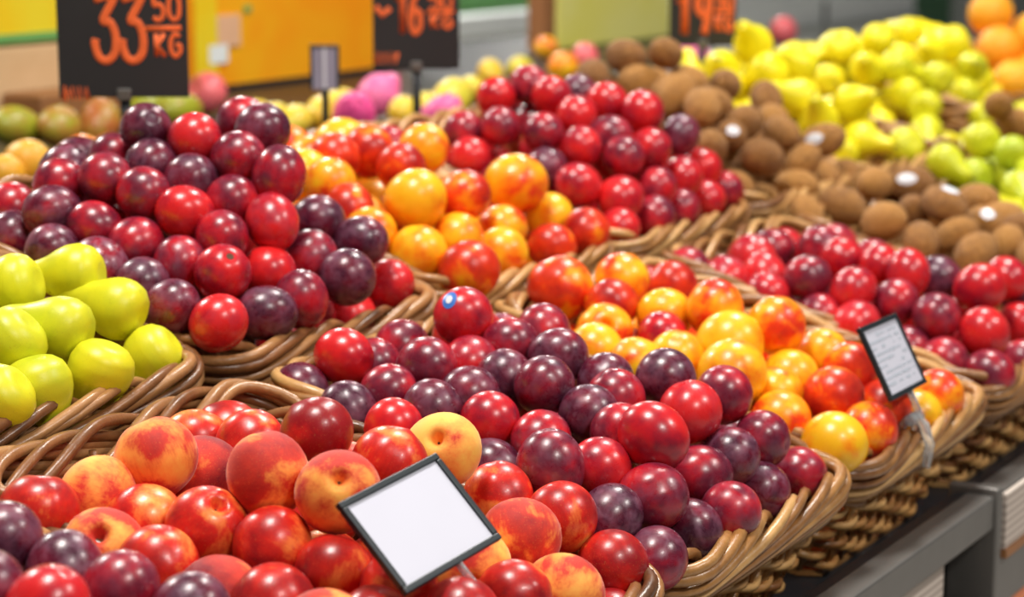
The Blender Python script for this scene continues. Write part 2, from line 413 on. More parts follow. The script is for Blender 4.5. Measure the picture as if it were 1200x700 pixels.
pl = [(lambda d, a=a, g=g: s_plum(d, a, g)) for a, g in ((1.05, .035), (1.12, .02), (.98, .04), (1.03, .015))]
pe = [(lambda d, a=a, g=g, q=q: s_peach(d, a, g, q)) for a, g, q in ((.95, .05, .40), (1.0, .035, .34), (.92, .06, .42))]
KIND = {
 'plum': [('plum', f, fmesh('plum', f, 'plum')) for f in pl],
 'nectarine': [('nectarine', f, fmesh('nectarine', f, 'nectarine')) for f in pe],
 'peach': [('peach', f, fmesh('peach', f, 'peach')) for f in pe],
 'smooth_peach': [('smooth_peach', f, fmesh('smooth_peach', f, 'smooth_peach')) for f in pe],
 'pear': [('pear', s_pear, fmesh('pear', s_pear, 'pear'))],
 'kiwi': [('kiwi', s_kiwi, fmesh('kiwi', s_kiwi, 'kiwi'))],
 'orange': [('orange', s_round, fmesh('orange', s_round, 'orange'))],
 'apricot': [('apricot', pe[1], fmesh('apricot', pe[1], 'apricot'))],
 'mango': [('mango', s_mango, fmesh('mango', s_mango, 'mango'))],
 'yellow_mango': [('yellow_mango', s_mango, fmesh('yellow_mango', s_mango, 'yellow_mango'))],
 'dragon_fruit': [('dragon_fruit', s_dragon, fmesh('dragon_fruit', s_dragon, 'dragon'))],
 'apple': [('apple', s_apple, fmesh('apple', s_apple, 'apple'))],
}
v, f = tube_vf([(.16, 0, 1.78), (.18, 0, 1.95), (.23, .02, 2.1), (.31, .03, 2.24)], [.05, .04, .04, .055], 6); STEM = mesh('stem', v, f, True, [M['stem']])
v = [(0, 0, 0)]+[(.13*math.cos(a*math.pi/5), .13*math.sin(a*math.pi/5), .045) for a in range(10)]+[(.035*math.cos(a*math.pi/5), .035*math.sin(a*math.pi/5), .03) for a in range(10)]
f = [(1+a, 1+(a+1) % 10, 11+(a+1) % 10, 11+a) for a in range(10)]+[tuple(11+a for a in range(10))]
SCAR = mesh('stem_scar', v, f, True, [M['scar']])

# ------------------------------------------------------------------ where each visible fruit sits: pixel centre, pixel diameter, tone
# tones  plum: R red  M maroon  D dark   nectarine/peach: Y yellow  O orange  R red   extra after ':' = stem end / neck pixel
def parse(s):
    out = []
    for w_ in s.split():
        a = w_.split(':'); q = a[0].split(','); c = q[3] if len(q) > 3 else 'M'
        out.append((float(q[0]), float(q[1]), float(q[2]), c, tuple(float(x) for x in a[1].split(',')) if len(a) > 1 else None))
    return out
VIS = {
 'F0': [('smooth_peach', '46,598,88,R 170,612,76,R 371,508,84,D 457,543,84,R 584,583,80,R 658,606,84,R 718,663,76,R 185,664,66,R 322,706,72,R 229,522,60,R 295,523,72,O 242,618,92,R:262,586 319,641,94,R 391,671,92,R 467,692,90,R 602,702,70,R 440,735,80,R 540,725,80,R 715,735,70,R'),
        ('peach', '114,583,73,Y 183,536,87,O 120,646,83,Y:124,619 235,557,75,O 314,556,90,O 396,577,97,O:402,557 518,529,84,Y:513,510 551,667,78,Y:553,682 609,631,90,O 660,696,92,O 257,702,80,R 380,745,80,O 270,775,80,R')],
 'F-1': [('plum', '5,632,92,D 77,672,80,D 140,692,96,M 55,715,92,R -20,692,80,D 223,717,80,D')],
 'F1': [('plum', '543,371,71,R 403,418,68,R 471,407,64,M 500,429,70,M 352,459,62,D 407,483,60,D 455,461,60,M 507,480,60,D 462,504,66,R 551,428,56,M 598,405,60,M 550,464,52,D 574,494,74,R 592,448,52,D 438,428,52,M 577,552,52,D 637,388,58,M 654,418,64,D 638,452,70,D 690,486,64,D 722,467,56,M 710,447,56,D 780,443,69,D 809,483,77,R 848,463,68,M 766,512,82,R 727,508,56,M 634,516,70,M 645,548,84,M 703,549,70,R 856,535,64,D 893,515,64,M 765,583,81,M 820,558,62,M 714,608,58,D 811,622,60,D 856,600,61,M 769,655,72,D 892,576,54,D 936,556,52,M')],
 'F2': [('nectarine', '656,338,78,R 729,327,66,O 787,336,52,R 838,362,69,O 779,370,67,O 716,358,56,R 709,389,70,O 855,404,80,Y 858,438,82,Y 697,412,52,Y 747,428,50,Y 793,420,54,Y 910,382,72,O 963,417,54,Y 926,443,60,Y 977,466,75,R 997,434,60,R 1098,465,66,O 1072,489,58,Y 1018,506,72,R 978,521,80,Y 915,492,58,O 908,463,56,O 1036,476,54,R'), ('plum', '776,395,60,R')],
 'F3': [('plum', '946,326,56,M 1000,340,55,R 986,303,50,R 1031,311,46,R 1050,354,52,M 1064,320,44,R 1100,326,52,D 1148,338,58,R 1179,326,52,R 1097,372,58,M 1153,391,60,R 1194,380,52,R 1106,423,52,M 1159,439,60,M 1199,424,52,M 1003,380,48,R 960,371,48,M 896,324,48,R 851,327,45,R 806,316,42,M 899,345,42,R 961,290,40,M 1196,345,46,D 1063,410,56,M 1218,365,52,R 1225,400,54,M')],
 'F4': [('kiwi', '1036,260,50 1079,283,50 987,242,54 946,254,44 1067,216,54 1107,240,50 1120,276,48 1174,257,50 1153,262,46 1143,298,54 1180,286,48 1197,270,46 1070,250,44 1145,235,46 1025,215,42 1212,300,46')],
 'F5': [('pear', '1150,165,46,M 1140,208,46,D 1187,180,46,D 1196,222,44,D 1108,190,42,M')],
 'F6': [('kiwi', '1188,146,44 1170,124,36 1206,160,40')],
 'S0': [('pear', '137,361,74,M:62,332 88,322,58,M:30,325 71,385,71,M:-5,363 15,336,58,M:-40,350 12,402,74,M:-30,440 45,455,76,M:60,520 117,436,76,M:90,500 178,419,70,M:110,470 -2,470,50,M:-40,500')],
 'S1': [('plum', '171,151,60,D 228,163,62,R 279,185,62,M 123,209,63,M 168,227,58,M 217,250,66,R 272,236,54,M 61,249,64,D 111,267,54,M 159,286,60,M 211,310,63,M 261,320,66,R:273,301 75,203,48,D 70,217,46,M 14,245,54,M 16,278,48,D 61,295,48,D 117,311,46,D 200,362,56,D 256,379,66,R 167,334,48,D 260,278,48,M 223,212,52,D 177,193,48,D 319,260,66,R 327,206,65,M 373,258,60,D 365,303,50,M 407,325,69,D 423,283,52,D 315,320,65,R 353,351,52,M 312,367,52,D 308,152,44,D 285,143,40,M 454,334,46,R')],
 'S2': [('nectarine', '487,234,76,Y 544,229,64,R 491,297,70,Y 537,279,54,O 550,317,74,R 588,268,52,O 588,297,50,O 434,274,52,O 410,246,50,R 387,216,46,O 432,178,64,R 605,215,76,O 644,255,48,Y 687,271,56,R 647,290,56,R 497,174,60,O 367,186,46,O 470,197,58,R 392,185,44,R 357,205,42,Y')],
 'S3': [('plum', '797,159,40,D 763,174,46,R 822,197,46,R 800,207,50,R 827,234,40,R 850,224,38,M 769,220,48,M 727,233,56,R 678,217,52,R 797,246,40,M 767,254,42,M 726,268,44,R 640,197,44,D 714,160,46,M 731,184,50,M 681,172,48,R 637,156,50,M 753,131,52,R 711,120,50,R 646,113,48,R 677,111,42,D 620,100,42,M 676,136,42,R 581,113,44,R 586,149,46,M 543,154,46,M 551,184,44,R')],
 'S4': [('kiwi', '894,185,52 833,172,42 964,165,46 872,144,46 832,124,50 792,112,50 898,118,42 916,156,44 940,190,44 964,208,44 934,218,42 992,205,42 734,67,46 780,63,42 749,97,46 786,108,46 823,126,46 695,88,42 856,160,42 905,140,42 850,100,42')],
 'S5': [('pear', '882,52,50,Y 846,80,46,Y 900,85,50,Y 852,101,42,Y 936,78,46,Y 936,115,50,Y 960,140,46,Y 1000,122,48,Y 1010,165,46,Y 1060,172,46,M 985,180,42,Y')],
 'S6': [('pear', '970,95,42,Y 988,56,42,Y 1028,47,38,Y 1015,80,38,Y 1050,78,38,M 1062,110,38,M 1085,125,40,M 1030,148,44,Y 1098,92,38,M 1085,155,42,M')],
 'S7': [('pear', '1064,37,36,Y 1090,60,36,Y 1140,78,38,M 1130,110,38,M 1120,142,36,M')],
 'S8': [('orange', '1161,16,58 1171,57,62 1188,96,52 1212,40,56 1215,85,54')],
 'T': [('apricot', '33,197,62 5,205,50'), ('mango', '18,148,58 70,147,56 117,141,54 172,124,40 208,128,44'), ('nectarine', '97,180,48,O 128,176,44,R 660,80,38,O 640,55,30,Y'),
       ('apple', '243,112,50 685,70,38 918,38,34'), ('yellow_mango', '345,140,44 318,142,44 375,132,40 530,116,48 475,130,40 575,84,34 395,122,36 500,125,40 300,135,36 555,104,36 610,80,30'), ('dragon_fruit', '443,112,44 415,136,40 517,143,38 811,66,36')],
}
HEAP = {'F-1': .07, 'F0': .055, 'F1': .075, 'F2': .05, 'F3': .05, 'F4': .05, 'F5': .05, 'F6': .05, 'S0': .06, 'S1': .11, 'S2': .065, 'S3': .10, 'S4': .10, 'S5': .10, 'S6': .10, 'S7': .09, 'S8': .08}
FILL = {'F-1': ('plum', 'MDD'), 'F0': ('smooth_peach', 'RRO'), 'F1': ('plum', 'MDDR'), 'F2': ('nectarine', 'YOR'), 'F3': ('plum', 'RRM'), 'F4': ('kiwi', 'M'), 'F5': ('pear', 'MD'), 'F6': ('kiwi', 'M'),
        'S0': ('pear', 'M'), 'S1': ('plum', 'MDR'), 'S2': ('nectarine', 'YOR'), 'S3': ('plum', 'RRM'), 'S4': ('kiwi', 'M'), 'S5': ('pear', 'Y'), 'S6': ('pear', 'YM'), 'S7': ('pear', 'YM'), 'S8': ('orange', 'M'),}
RAD = {'plum': (.0255, .0325), 'nectarine': (.028, .036), 'peach': (.030, .037), 'smooth_peach': (.028, .037), 'pear': (.028, .034), 'kiwi': (.025, .029), 'orange': (.036, .044), 'apricot': (.026, .032),
       'mango': (.034, .042), 'yellow_mango': (.03, .038), 'dragon_fruit': (.036, .045), 'apple': (.03, .036)}
EX, EY = .158, .192
def heap(key, u, v, r):
    a = np.clip(np.abs(u)/EX, 0, 1); b = np.clip(np.abs(v)/EY, 0, 1); H = HEAP.get(key, .05)
    return (-.012+.3*r)+H*(1-a**2.2)*(1-b**2.2)
def loc(key, p):
    d = p-B[key]; return d@Ua, d@Va, d@Wa
def wl(key, u, v, q): return B[key]+Ua*u+Va*v+Wa*q
TOP = {'F1': [(766, 512), (765, 583), (809, 483), (638, 452), (780, 443), (645, 548), (543, 371), (403, 418), (574, 494), (500, 429), (848, 463), (893, 515), (856, 535)], 'F0': [(183, 536), (314, 556), (396, 577), (518, 529), (242, 618), (609, 631), (319, 641), (371, 508), (457, 543)], 'F2': [(656, 338), (838, 362), (910, 382), (858, 438), (977, 466), (1018, 506), (1098, 465), (729, 327)], 'F3': [(1000, 340), (1148, 338), (1153, 391), (1159, 439), (1097, 372), (946, 326)], 'S0': [(137, 361), (71, 385), (12, 402)], 'S1': [(171, 151), (228, 163), (123, 209), (217, 250), (319, 260), (327, 206), (261, 320), (407, 325), (61, 249), (256, 379), (279, 185)], 'S2': [(487, 234), (605, 215), (544, 229), (491, 297), (550, 317)], 'S3': [(727, 233), (800, 207), (678, 217), (753, 131), (763, 174)], 'F4': [(1067, 216), (1107, 240), (1036, 260), (1079, 283)], 'S4': [(894, 185), (734, 67)]}   # those lying on top of their neighbours
FR = []   # dict(key, kind, p, r, tone, up, vis)
for key, groups in VIS.items():
    for kind, s in groups:
        lo, hi = RAD[kind]
        for px, py, dpx, tone, nk in parse(s):
            d = ray(px, py); rm = (lo+hi)/2
            if key == 'T':                                  # loose on the flat bench
                zc = (CAM[2]-.945-rm)/-d[2]; P1 = CAM+d*zc; r = float(np.clip(dpx/2*((P1-CAM)@FW)/F_PX, lo, hi)); P1[2] = .946+r*(1.12 if kind == 'dragon_fruit' else 1.0)
                FR.append(dict(key=key, kind=kind, p=P1.copy(), p0=P1.copy(), r=r, tone=tone, nk=nk, vis=True, d=d, px=(px, py), e=r)); continue
            ts = np.arange(1.0, 5.0, .002); P = CAM+ts[:, None]*d
            u, v, q = loc(key, P); inside = (np.abs(u) < EX-.35*rm) & (np.abs(v) < EY-.35*rm)
            g = q-heap(key, u, v, rm)-(rm*.8 if (px, py) in TOP.get(key, ()) else 0)
            if inside.any():
                gi = np.where(inside, g, 9); hit = np.where(gi < 0)[0]
                k = hit[0] if len(hit) else int(np.argmin(gi))
            else:
                k = int(np.argmin(np.maximum(np.abs(u)-EX, 0)+np.maximum(np.abs(v)-EY, 0)+np.abs(g)))
            zc = (P[k]-CAM)@FW; r = float(np.clip(dpx/2*zc/F_PX, lo, hi))
            FR.append(dict(key=key, kind=kind, p=P[k].copy(), p0=P[k].copy(), r=r, tone=tone, nk=nk, vis=True, d=d, px=(px, py), e=r*(1.06 if kind == 'kiwi' else 1.0)))
# settle: slide overlapping fruit along their own lines of sight until they only touch, nearer ones staying in front
Pm = np.array([f_['p'] for f_ in FR]); Rm = np.array([f_['e'] for f_ in FR]); Dm = np.array([f_['d'] for f_ in FR])
T0 = np.linalg.norm(Pm-CAM, axis=1); T = T0.copy(); ordr = T0[:, None]-T0[None]; py_ = np.array([f_['px'][1] for f_ in FR])
ordr = ordr-(py_[:, None]-py_[None])*.0006; sg = np.sign(ordr)
RS = (Rm[:, None]+Rm[None])*.95; cosang = np.clip(Dm@Dm.T, -1, 1)
for it in range(300):
    Tm = (T[:, None]+T[None])/2; lat2 = (Tm**2)*2*(1-cosang); need = np.sqrt(np.maximum(0, RS**2-lat2)); np.fill_diagonal(need, 0)
    gap = sg*(T[:, None]-T[None]); vio = np.maximum(0, need-gap)*(need > .002)
    T += (sg*vio).sum(1)*.16+(T0-T)*.01
Pm = CAM+Dm*T[:, None]
for i, f_ in enumerate(FR):
    if f_['key'] == 'T': Pm[i] = f_['p0']
for i, (f_, p) in enumerate(zip(FR, Pm)):
    f_['p'] = p; k_ = np.clip(T[i]/T0[i], .8, 1.1) if f_['key'] != 'T' else 1.
    r_ = float(np.clip(f_['r']*k_, RAD[f_['kind']][0], RAD[f_['kind']][1])); f_['e'] *= r_/f_['r']; f_['r'] = r_
# fruit hidden behind and below, so the heaps are solid
def near_ok(p, r, keyset, slack):
    for f_ in keyset:
        if np.linalg.norm(f_['p']-p) < slack*(f_['e']+r): return False
    return True
visp = [(f_, proj(f_['p'])) for f_ in FR]
for key, (kind, tones) in FILL.items():
    near = [f_ for f_ in FR if np.linalg.norm(f_['p']-B[key]) < .5]
    vp = [(f_, q, f_['r']*F_PX/q[2]) for f_, q in visp if np.linalg.norm(f_['p']-B[key]) < .8]
    lo, hi = RAD[kind]; n_add = 0
    for lay in range(2):
        for c in range(900 if lay == 0 else 700):
            r = rng.uniform(lo, hi); u = rng.uniform(-EX+.7*r, EX-.7*r); v = rng.uniform(-EY+.7*r, EY-.7*r)
            top = heap(key, u, v, r); q = top-(rng.uniform(0, .5)*r if lay == 0 else rng.uniform(1.3, 2.4)*r)
            if q < -.121+r: q = -.121+r+.001
            lim = .17*min(q, 0)
            if abs(u) > HX+lim-.006-r*.9 and q < .005: continue
            if abs(v) > HY+lim-.006-r*.9 and q < .005: continue
            p = wl(key, u, v, q); er = r*(1.06 if kind == 'kiwi' else 1.12 if kind == 'pear' else 1.)
            if not near_ok(p, er, near, .955): continue
            a = proj(p); pr = r*F_PX/a[2]; bad = False
            for f_, b, br_ in vp:
                if a[2] < b[2]+.35*r and math.hypot(a[0]-b[0], a[1]-b[1]) < (pr+br_)*.88: bad = True; break
            if bad: continue
            if lay == 0 and key == 'S8' and 0 < a[0] < 1200 and a[1] < 110: continue
            ff = dict(key=key, kind=kind, p=p, r=r, tone=str(rng.choice(list(tones))), nk=None, vis=False, e=er); near.append(ff); FR.append(ff)

# ------------------------------------------------------------------ labels
PLACE = {'F-1': 'the end plum basket', 'F0': 'the peach basket', 'F1': 'the plum basket beside the peaches', 'F2': 'the nectarine basket with the clipped card',
 'F3': 'the front-row red plum basket', 'F4': 'the front-row kiwi basket', 'F5': 'the front-row pear basket beyond the kiwis', 'F6': 'the front-row basket past the green pears', 'S0': 'the basket behind the peaches',
 'S1': 'the basket with the 33 board', 'S2': 'the second-row nectarine basket', 'S3': 'the second-row red plum basket', 'S4': 'the second-row kiwi basket', 'S5': 'the pear basket beside the second-row kiwis',
 'S6': 'the middle one of three pear baskets', 'S7': 'the pear basket beside the oranges', 'S8': 'the orange basket', 'T': 'the bench behind the baskets'}
NB = {'F-1': ('', 'peach'), 'F0': ('end plum', 'plum'), 'F1': ('peach', 'nectarine'), 'F2': ('plum', 'red plum'), 'F3': ('nectarine', 'kiwi'), 'F4': ('red plum', 'green pear'), 'F5': ('kiwi', 'far'), 'F6': ('pear', 'far'), 'S0': ('', 'dark plum'),
 'S1': ('pear', 'nectarine'), 'S2': ('dark plum', 'red plum'), 'S3': ('nectarine', 'kiwi'), 'S4': ('red plum', 'pear'), 'S5': ('kiwi', 'far'), 'S6': ('near', 'far'), 'S7': ('pear', 'orange'), 'S8': ('pear', 'far')}
def zone(key, p, vis):
    if key == 'T': return 'on'
    u, v, q = loc(key, p)
    if not vis: return 'under the others in'
    a, b = u/EX, v/EY
    if max(abs(a), abs(b)) < .42: return 'on top of'
    if abs(b) > abs(a): return 'by the front rim of' if b < 0 else 'by the back rim of'
    n_ = NB[key][0 if a < 0 else 1]
    return 'on the %s side of' % n_ if n_ else 'at the outer end of'
LOOK = {'plum': {'R': 'bright red plum', 'M': 'maroon plum', 'D': 'dusky purple plum'}, 'nectarine': {'Y': 'golden yellow nectarine', 'O': 'red-flushed orange nectarine', 'R': 'mostly red nectarine'},
 'peach': {'Y': 'pale yellow fuzzy peach', 'O': 'red-blushed fuzzy peach', 'R': 'red fuzzy peach'}, 'smooth_peach': {'R': 'smooth red peach', 'D': 'dark red smooth peach', 'O': 'smooth orange and red peach'},
 'pear': {'Y': 'yellow pear', 'M': 'yellow-green pear', 'D': 'green pear'}, 'kiwi': {'M': 'brown fuzzy kiwi'}, 'orange': {'M': 'round orange'}, 'apricot': {'M': 'pale orange apricot'}, 'mango': {'M': 'green and red mango'},
 'yellow_mango': {'M': 'yellow mango'}, 'dragon_fruit': {'M': 'pink dragon fruit'}, 'apple': {'M': 'red apple'}}
CAT = {'smooth_peach': 'peach', 'yellow_mango': 'mango', 'dragon_fruit': 'dragon fruit'}
SPECIAL = {
 ('F1', 543, 371): 'bright red plum with an oval blue sticker beside the basket rim',
 ('F1', 403, 418): 'bright red plum with a pale crease scar, next to the back rim',
 ('F0', 120, 646): 'small yellow peach with open stem hollow beside the end plums',
 ('F0', 396, 577): 'orange and maroon peach with stem hollow touching the framed white card',
 ('F0', 518, 529): 'pale yellow peach with dark stem hollow just behind the framed white card',
 ('F0', 551, 667): 'yellow peach with stem hollow beneath the framed white card',
 ('F0', 242, 618): 'round red peach with a brown stem spot and dark patches',
 ('F0', 46, 598): 'red and yellow smooth peach at the back rim beside the end plums',
 ('F0', 183, 536): 'large orange peach with red sides in front of the pear basket rim',
 ('F0', 371, 508): 'dark red smooth peach resting against the rim of the plum basket',
 ('F0', 457, 543): 'bright red shiny peach with a heart-shaped top behind the framed card',
 ('F0', 718, 663): 'red smooth peach at the corner of the peach basket beside the plums',
 ('F0', 658, 606): 'red peach with a yellow side, beside the plum basket',
 ('S1', 261, 320): 'bright red plum with a dark stem scar under the 33 price board',
 ('S1', 171, 151): 'dark plum on top of the heap right under the 33 price board',
 ('S1', 407, 325): 'large blue-black plum at the basket corner of the 33 board heap',
 ('S1', 454, 334): 'small red plum low in the corner of the 33 board basket',
 ('F2', 776, 395): 'single red plum lying among the yellow nectarines',
 ('F2', 656, 338): 'large red nectarine with yellow cheek at the back corner of its basket',
 ('S3', 797, 159): 'purple plum on top of the red plums next to the kiwis',
}
TONE = {'plum': {'R': (.16, .10), 'M': (.48, .35), 'D': (.84, .8)}, 'nectarine': {'Y': (.12, 0), 'O': (.36, 0), 'R': (.66, 0)}, 'peach': {'Y': (.36, 0), 'O': (.58, 0), 'R': (.76, 0)},
        'smooth_peach': {'R': (.68, 0), 'D': (.92, 0), 'O': (.45, 0)}, 'pear': {'Y': (.12, 0), 'M': (.58, 0), 'D': (.85, 0)}}
def quat_z(z, spin):
    z = Vector(z).normalized(); q = Vector((0, 0, 1)).rotation_difference(z)
    return q @ Quaternion((0, 0, 1), spin)
OBJ = {}
for f_ in FR:
    kind = f_['kind']; name, fn, m = KIND[kind][rng.integers(len(KIND[kind]))]; r = f_['r']; p = f_['p']
    ax = rng.normal(size=3)*.8+np.array([.1, .15, .35]); cav = False
    if kind == 'kiwi': ax = rng.normal(size=3)*np.array([1, 1, .35])
    if kind in ('mango', 'yellow_mango'): ax = np.array([.9, .2, .15])+rng.normal(size=3)*.2
    if kind == 'pear':
        ax = rng.normal(size=3)*np.array([1, 1, .5])
        if f_['vis'] and f_['nk'] is None: ax = FW*rng.choice([-1., 1., 1.])*rng.uniform(.5, 1)+RT*rng.normal()*.5+UP*rng.normal()*.3
    if kind not in ('pear', 'kiwi', 'mango', 'yellow_mango') and np.dot(ax, FW)/np.linalg.norm(ax) < .1 and rng.random() < (.85 if kind != 'plum' else .7): ax = -ax
    if f_['nk']:
        dx, dy = f_['nk'][0]-f_['px'][0], f_['nk'][1]-f_['px'][1]; rp = r*F_PX/((p-CAM)@FW)
        if kind == 'pear':
            ax = RT*dx-UP*dy+FW*12
        else:
            a, b = dx/rp, dy/rp; ax = RT*a-UP*b-FW*math.sqrt(max(.02, 1-a*a-b*b)); cav = True
    o = link(name, m); o.location = tuple(p); o.rotation_mode = 'QUATERNION'; q = quat_z(ax, rng.uniform(0, 6.28)); o.rotation_quaternion = q
    sc = r if kind != 'pear' else r*.98
    o.scale = tuple(sc*rng.uniform(.97, 1.03, 3))
    tn = TONE.get(kind, {}).get(f_['tone'], (.5, 0))
    o['tone'] = float(tn[0]+rng.normal()*.06); o['bloom'] = float(max(0, tn[1]+rng.normal()*.12))
    key = f_['key']; lo, hi = RAD[kind]; sz = 'large ' if r > lo+.72*(hi-lo) else 'small ' if r < lo+.28*(hi-lo) else ''
    lb = sz+LOOK[kind][f_['tone']]+' '+zone(key, p, f_['vis'])+' '+PLACE[key]
    if f_['vis']:
        sp = SPECIAL.get((key, int(f_['px'][0]), int(f_['px'][1])))
        OBJ[(key, int(f_['px'][0]), int(f_['px'][1]))] = (o, fn)
    else: sp = None
    tag(o, sp or lb, CAT.get(kind, kind), {'peach': 'peaches', 'smooth_peach': 'peaches', 'mango': 'mangoes', 'yellow_mango': 'mangoes', 'dragon_fruit': 'dragon fruits'}.get(kind, kind+'s')+' in '+PLACE[key] if key != 'T' else 'loose fruit on the bench')
    if cav:
        c = link('stem_scar', SCAR, o); c.location = tuple(fn(np.array([[0, 0, 1.]]))[0]-np.array([0, 0, .012]))
    if kind == 'pear' and (f_['vis'] or rng.random() < .5): link('stem', STEM, o)
def sticker(key, px, py, sx, sy, w_, h_, mats):
    o, fn = OBJ[(key, px, py)]; bpy.context.view_layer.update()
    mw = o.matrix_world.inverted(); c = np.array(o.location); r = o.scale[0]
    rp = r*F_PX/((c-CAM)@FW); a, b = (sx-px)/rp, (sy-py)/rp; wd = RT*a-UP*b-FW*math.sqrt(max(.05, 1-a*a-b*b))
    d = np.array((mw.to_3x3() @ Vector(wd)).normalized()); t1 = np.array((mw.to_3x3() @ Vector(RT)).normalized()); t1 -= d*(t1@d); t1 /= np.linalg.norm(t1); t2 = np.cross(d, t1)
    for k, (mt, s, lift) in enumerate(mats):
        dirs = [d]+[d+q*s*(t1*w_*math.cos(i*math.pi/10)+t2*h_*math.sin(i*math.pi/10)) for q in (.5, 1) for i in range(20)]
        dirs = np.array(dirs); dirs /= np.linalg.norm(dirs, axis=1)[:, None]
        pos = fn(dirs)*lift
        fc = [(0, 1+i, 1+(i+1) % 20) for i in range(20)]+[(1+i, 21+i, 21+(i+1) % 20, 1+(i+1) % 20) for i in range(20)]
        s_ = link('sticker' if k == 0 else 'sticker_print', mesh('sticker', pos, fc, True, [M[mt]]), o if k == 0 else s_)
sticker('F1', 543, 371, 527, 351, .27, .36, [('blue', 1, 1.012), ('white', .45, 1.02)])
for a in (('F4', 1067, 216, 1060, 209), ('F4', 1107, 240, 1113, 218), ('F4', 1153, 262, 1151, 250), ('S4', 964, 165, 953, 163), ('S4', 856, 160, 856, 155)):
    sticker(*a, .42, .34, [('white', 1, 1.02)])
# ------------------------------------------------------------------ small framed cards
def eul(a, b, c):
    return Matrix.Rotation(c, 4, 'Z') @ Matrix.Rotation(a, 4, 'X') @ Matrix.Rotation(b, 4, 'Z')
def card_holder(pos, ang, label, foot, ink):
    w_, h_, b = .105, .074, .005
    e = empty('card_holder', (0, 0, 0)); e.matrix_world = Matrix.Translation(pos) @ eul(*[math.radians(x) for x in ang])
    tag(e, label, 'price card', 'framed cards on the baskets')
    for n_, (x0, x1, y0, y1) in (('frame_bar', (-w_/2, w_/2, h_/2-b, h_/2)), ('frame_bar', (-w_/2, w_/2, -h_/2, -h_/2+b)), ('frame_bar', (-w_/2, -w_/2+b, -h_/2+b, h_/2-b)), ('frame_bar', (w_/2-b, w_/2, -h_/2+b, h_/2-b))):
        box(n_, x0, x1, y0, y1, -.0025, .0025, M['frame'], e, .0009)
    cardo = box('card', -w_/2+b, w_/2-b, -h_/2+b, h_/2-b, -.0015, .0006, M['card'], e)
    if ink:
        r2 = random.Random(5); V = []; Fc = []
        for j in range(9):
            x = -w_/2+.010; y = h_/2-.012-j*.006
            while x < w_/2-.014:
                L = r2.uniform(.002, .010); hh = .0012*r2.uniform(.6, 1.3)
                if r2.random() < .7 and x+L < w_/2-.008:
                    n = len(V); V += [(x, y-hh, .0009), (x+L, y-hh, .0009), (x+L, y+hh, .0009), (x, y+hh, .0009)]; Fc.append((n, n+1, n+2, n+3))
                x += L+.002
        link('print', mesh('print', V, Fc, False, [M['ink']]), cardo)
    bpy.context.view_layer.update(); inv = e.matrix_world.inverted()
    f0 = np.array(inv @ Vector(foot)); st0 = np.array([0.006, -h_/2+.001, -.001])
    v, f = tube_vf([st0, st0+np.array([0, -.02, 0]), st0*.35+f0*.65+np.array([0, 0, .004]), f0], .0034, 8, False, .5); link('stem', mesh('stem', v, f, True, [M['clear']]), e)
    # clip gripping the basket rim
    mloc = inv.to_3x3()
    def wv_(dx, dy, dz): return f0+np.array(mloc @ Vector((dx, dy, dz)))
    for sgn in (-1, 1):
        v, f = tube_vf([wv_(0, 0, .016), wv_(0, sgn*.010, .006), wv_(0, sgn*.016, -.012), wv_(0, sgn*.013, -.034)], [.004, .0055, .005, .004], 8, False, .8)
        link('clip_jaw', mesh('clip_jaw', v, f, True, [M['clear']]), e)
    v, f = tube_vf([wv_(-.012, 0, .012), wv_(.012, 0, .012)], .006, 10); link('clip_hinge', mesh('clip_hinge', v, f, True, [M['clear']]), e)
card_holder((-.263, .058, .91), (46.1, 8.3, -9.7), 'black framed blank white card on a clear stem above the peaches', tuple(deck(-.235, .01, .012)), False)
card_holder((.486, .022, .887), (61.9, -2.2, 3.9), 'black framed printed card clipped to the nectarine basket rim', tuple(deck(.497, .006, .014)), True)

# ------------------------------------------------------------------ black price boards with orange chalk figures
GL = {
 '3': [[(.05, .93), (.9, .98), (.42, .62), (.72, .58), (.93, .38), (.88, .12), (.55, .0), (.2, .05), (.03, .24), (.08, .33)]],
 '5': [[(.85, 1), (.2, 1), (.15, .58), (.6, .6), (.9, .4), (.8, .1), (.4, 0), (.08, .12)]],
 '0': [[(.5, 1), (.12, .8), (.08, .25), (.5, 0), (.9, .22), (.9, .78), (.5, 1)]],
 '1': [[(.15, .72), (.55, 1), (.55, 0)]],
 '6': [[(.8, .95), (.35, .7), (.1, .3), (.4, 0), (.85, .15), (.8, .45), (.4, .5), (.14, .3)]],
 '9': [[(.85, .6), (.5, .45), (.15, .65), (.4, 1), (.85, .85), (.85, .5), (.6, 0)]],
 'K': [[(.12, 1), (.12, 0)], [(.85, 1), (.15, .48), (.9, 0)]],
 'G': [[(.88, .85), (.5, 1), (.12, .7), (.12, .25), (.5, 0), (.9, .2), (.9, .48), (.55, .48)]],
}
def smooth_pts(p, n=6):
    P = np.array(p, float); P = np.vstack([2*P[0]-P[1], P, 2*P[-1]-P[-2]]); out = []
    for i in range(1, len(P)-2):
        for t_ in np.linspace(0, 1, n, endpoint=False):
            a, b, c, d = P[i-1:i+3]; out.append(.5*((2*b)+(c-a)*t_+(2*a-5*b+4*c-d)*t_**2+(3*b-a-3*c+d)*t_**3))
    out.append(P[-2]); return np.array(out)
def stroke(name, pts, wid, parent, mat, z=.0022):
    V, Fc = tube_vf([(x, y, z) for x, y in pts], wid/2, 8, False, 1.0)
    V = [(q[0], q[1], z+(q[2]-z)*.12) for q in V]
    return link(name, mesh(name, V, Fc, True, [mat]), parent)
def word(text, x0, y0, cw, ch, gap, wid, parent):
    for c in text:
        for g in GL[c]:
            p = smooth_pts(g) if c not in 'K1' else np.array(g)
            stroke('chalk_figure', [(x0+a*cw, y0+b*ch) for a, b in p], wid, parent, M['chalk'])
        x0 += cw+gap
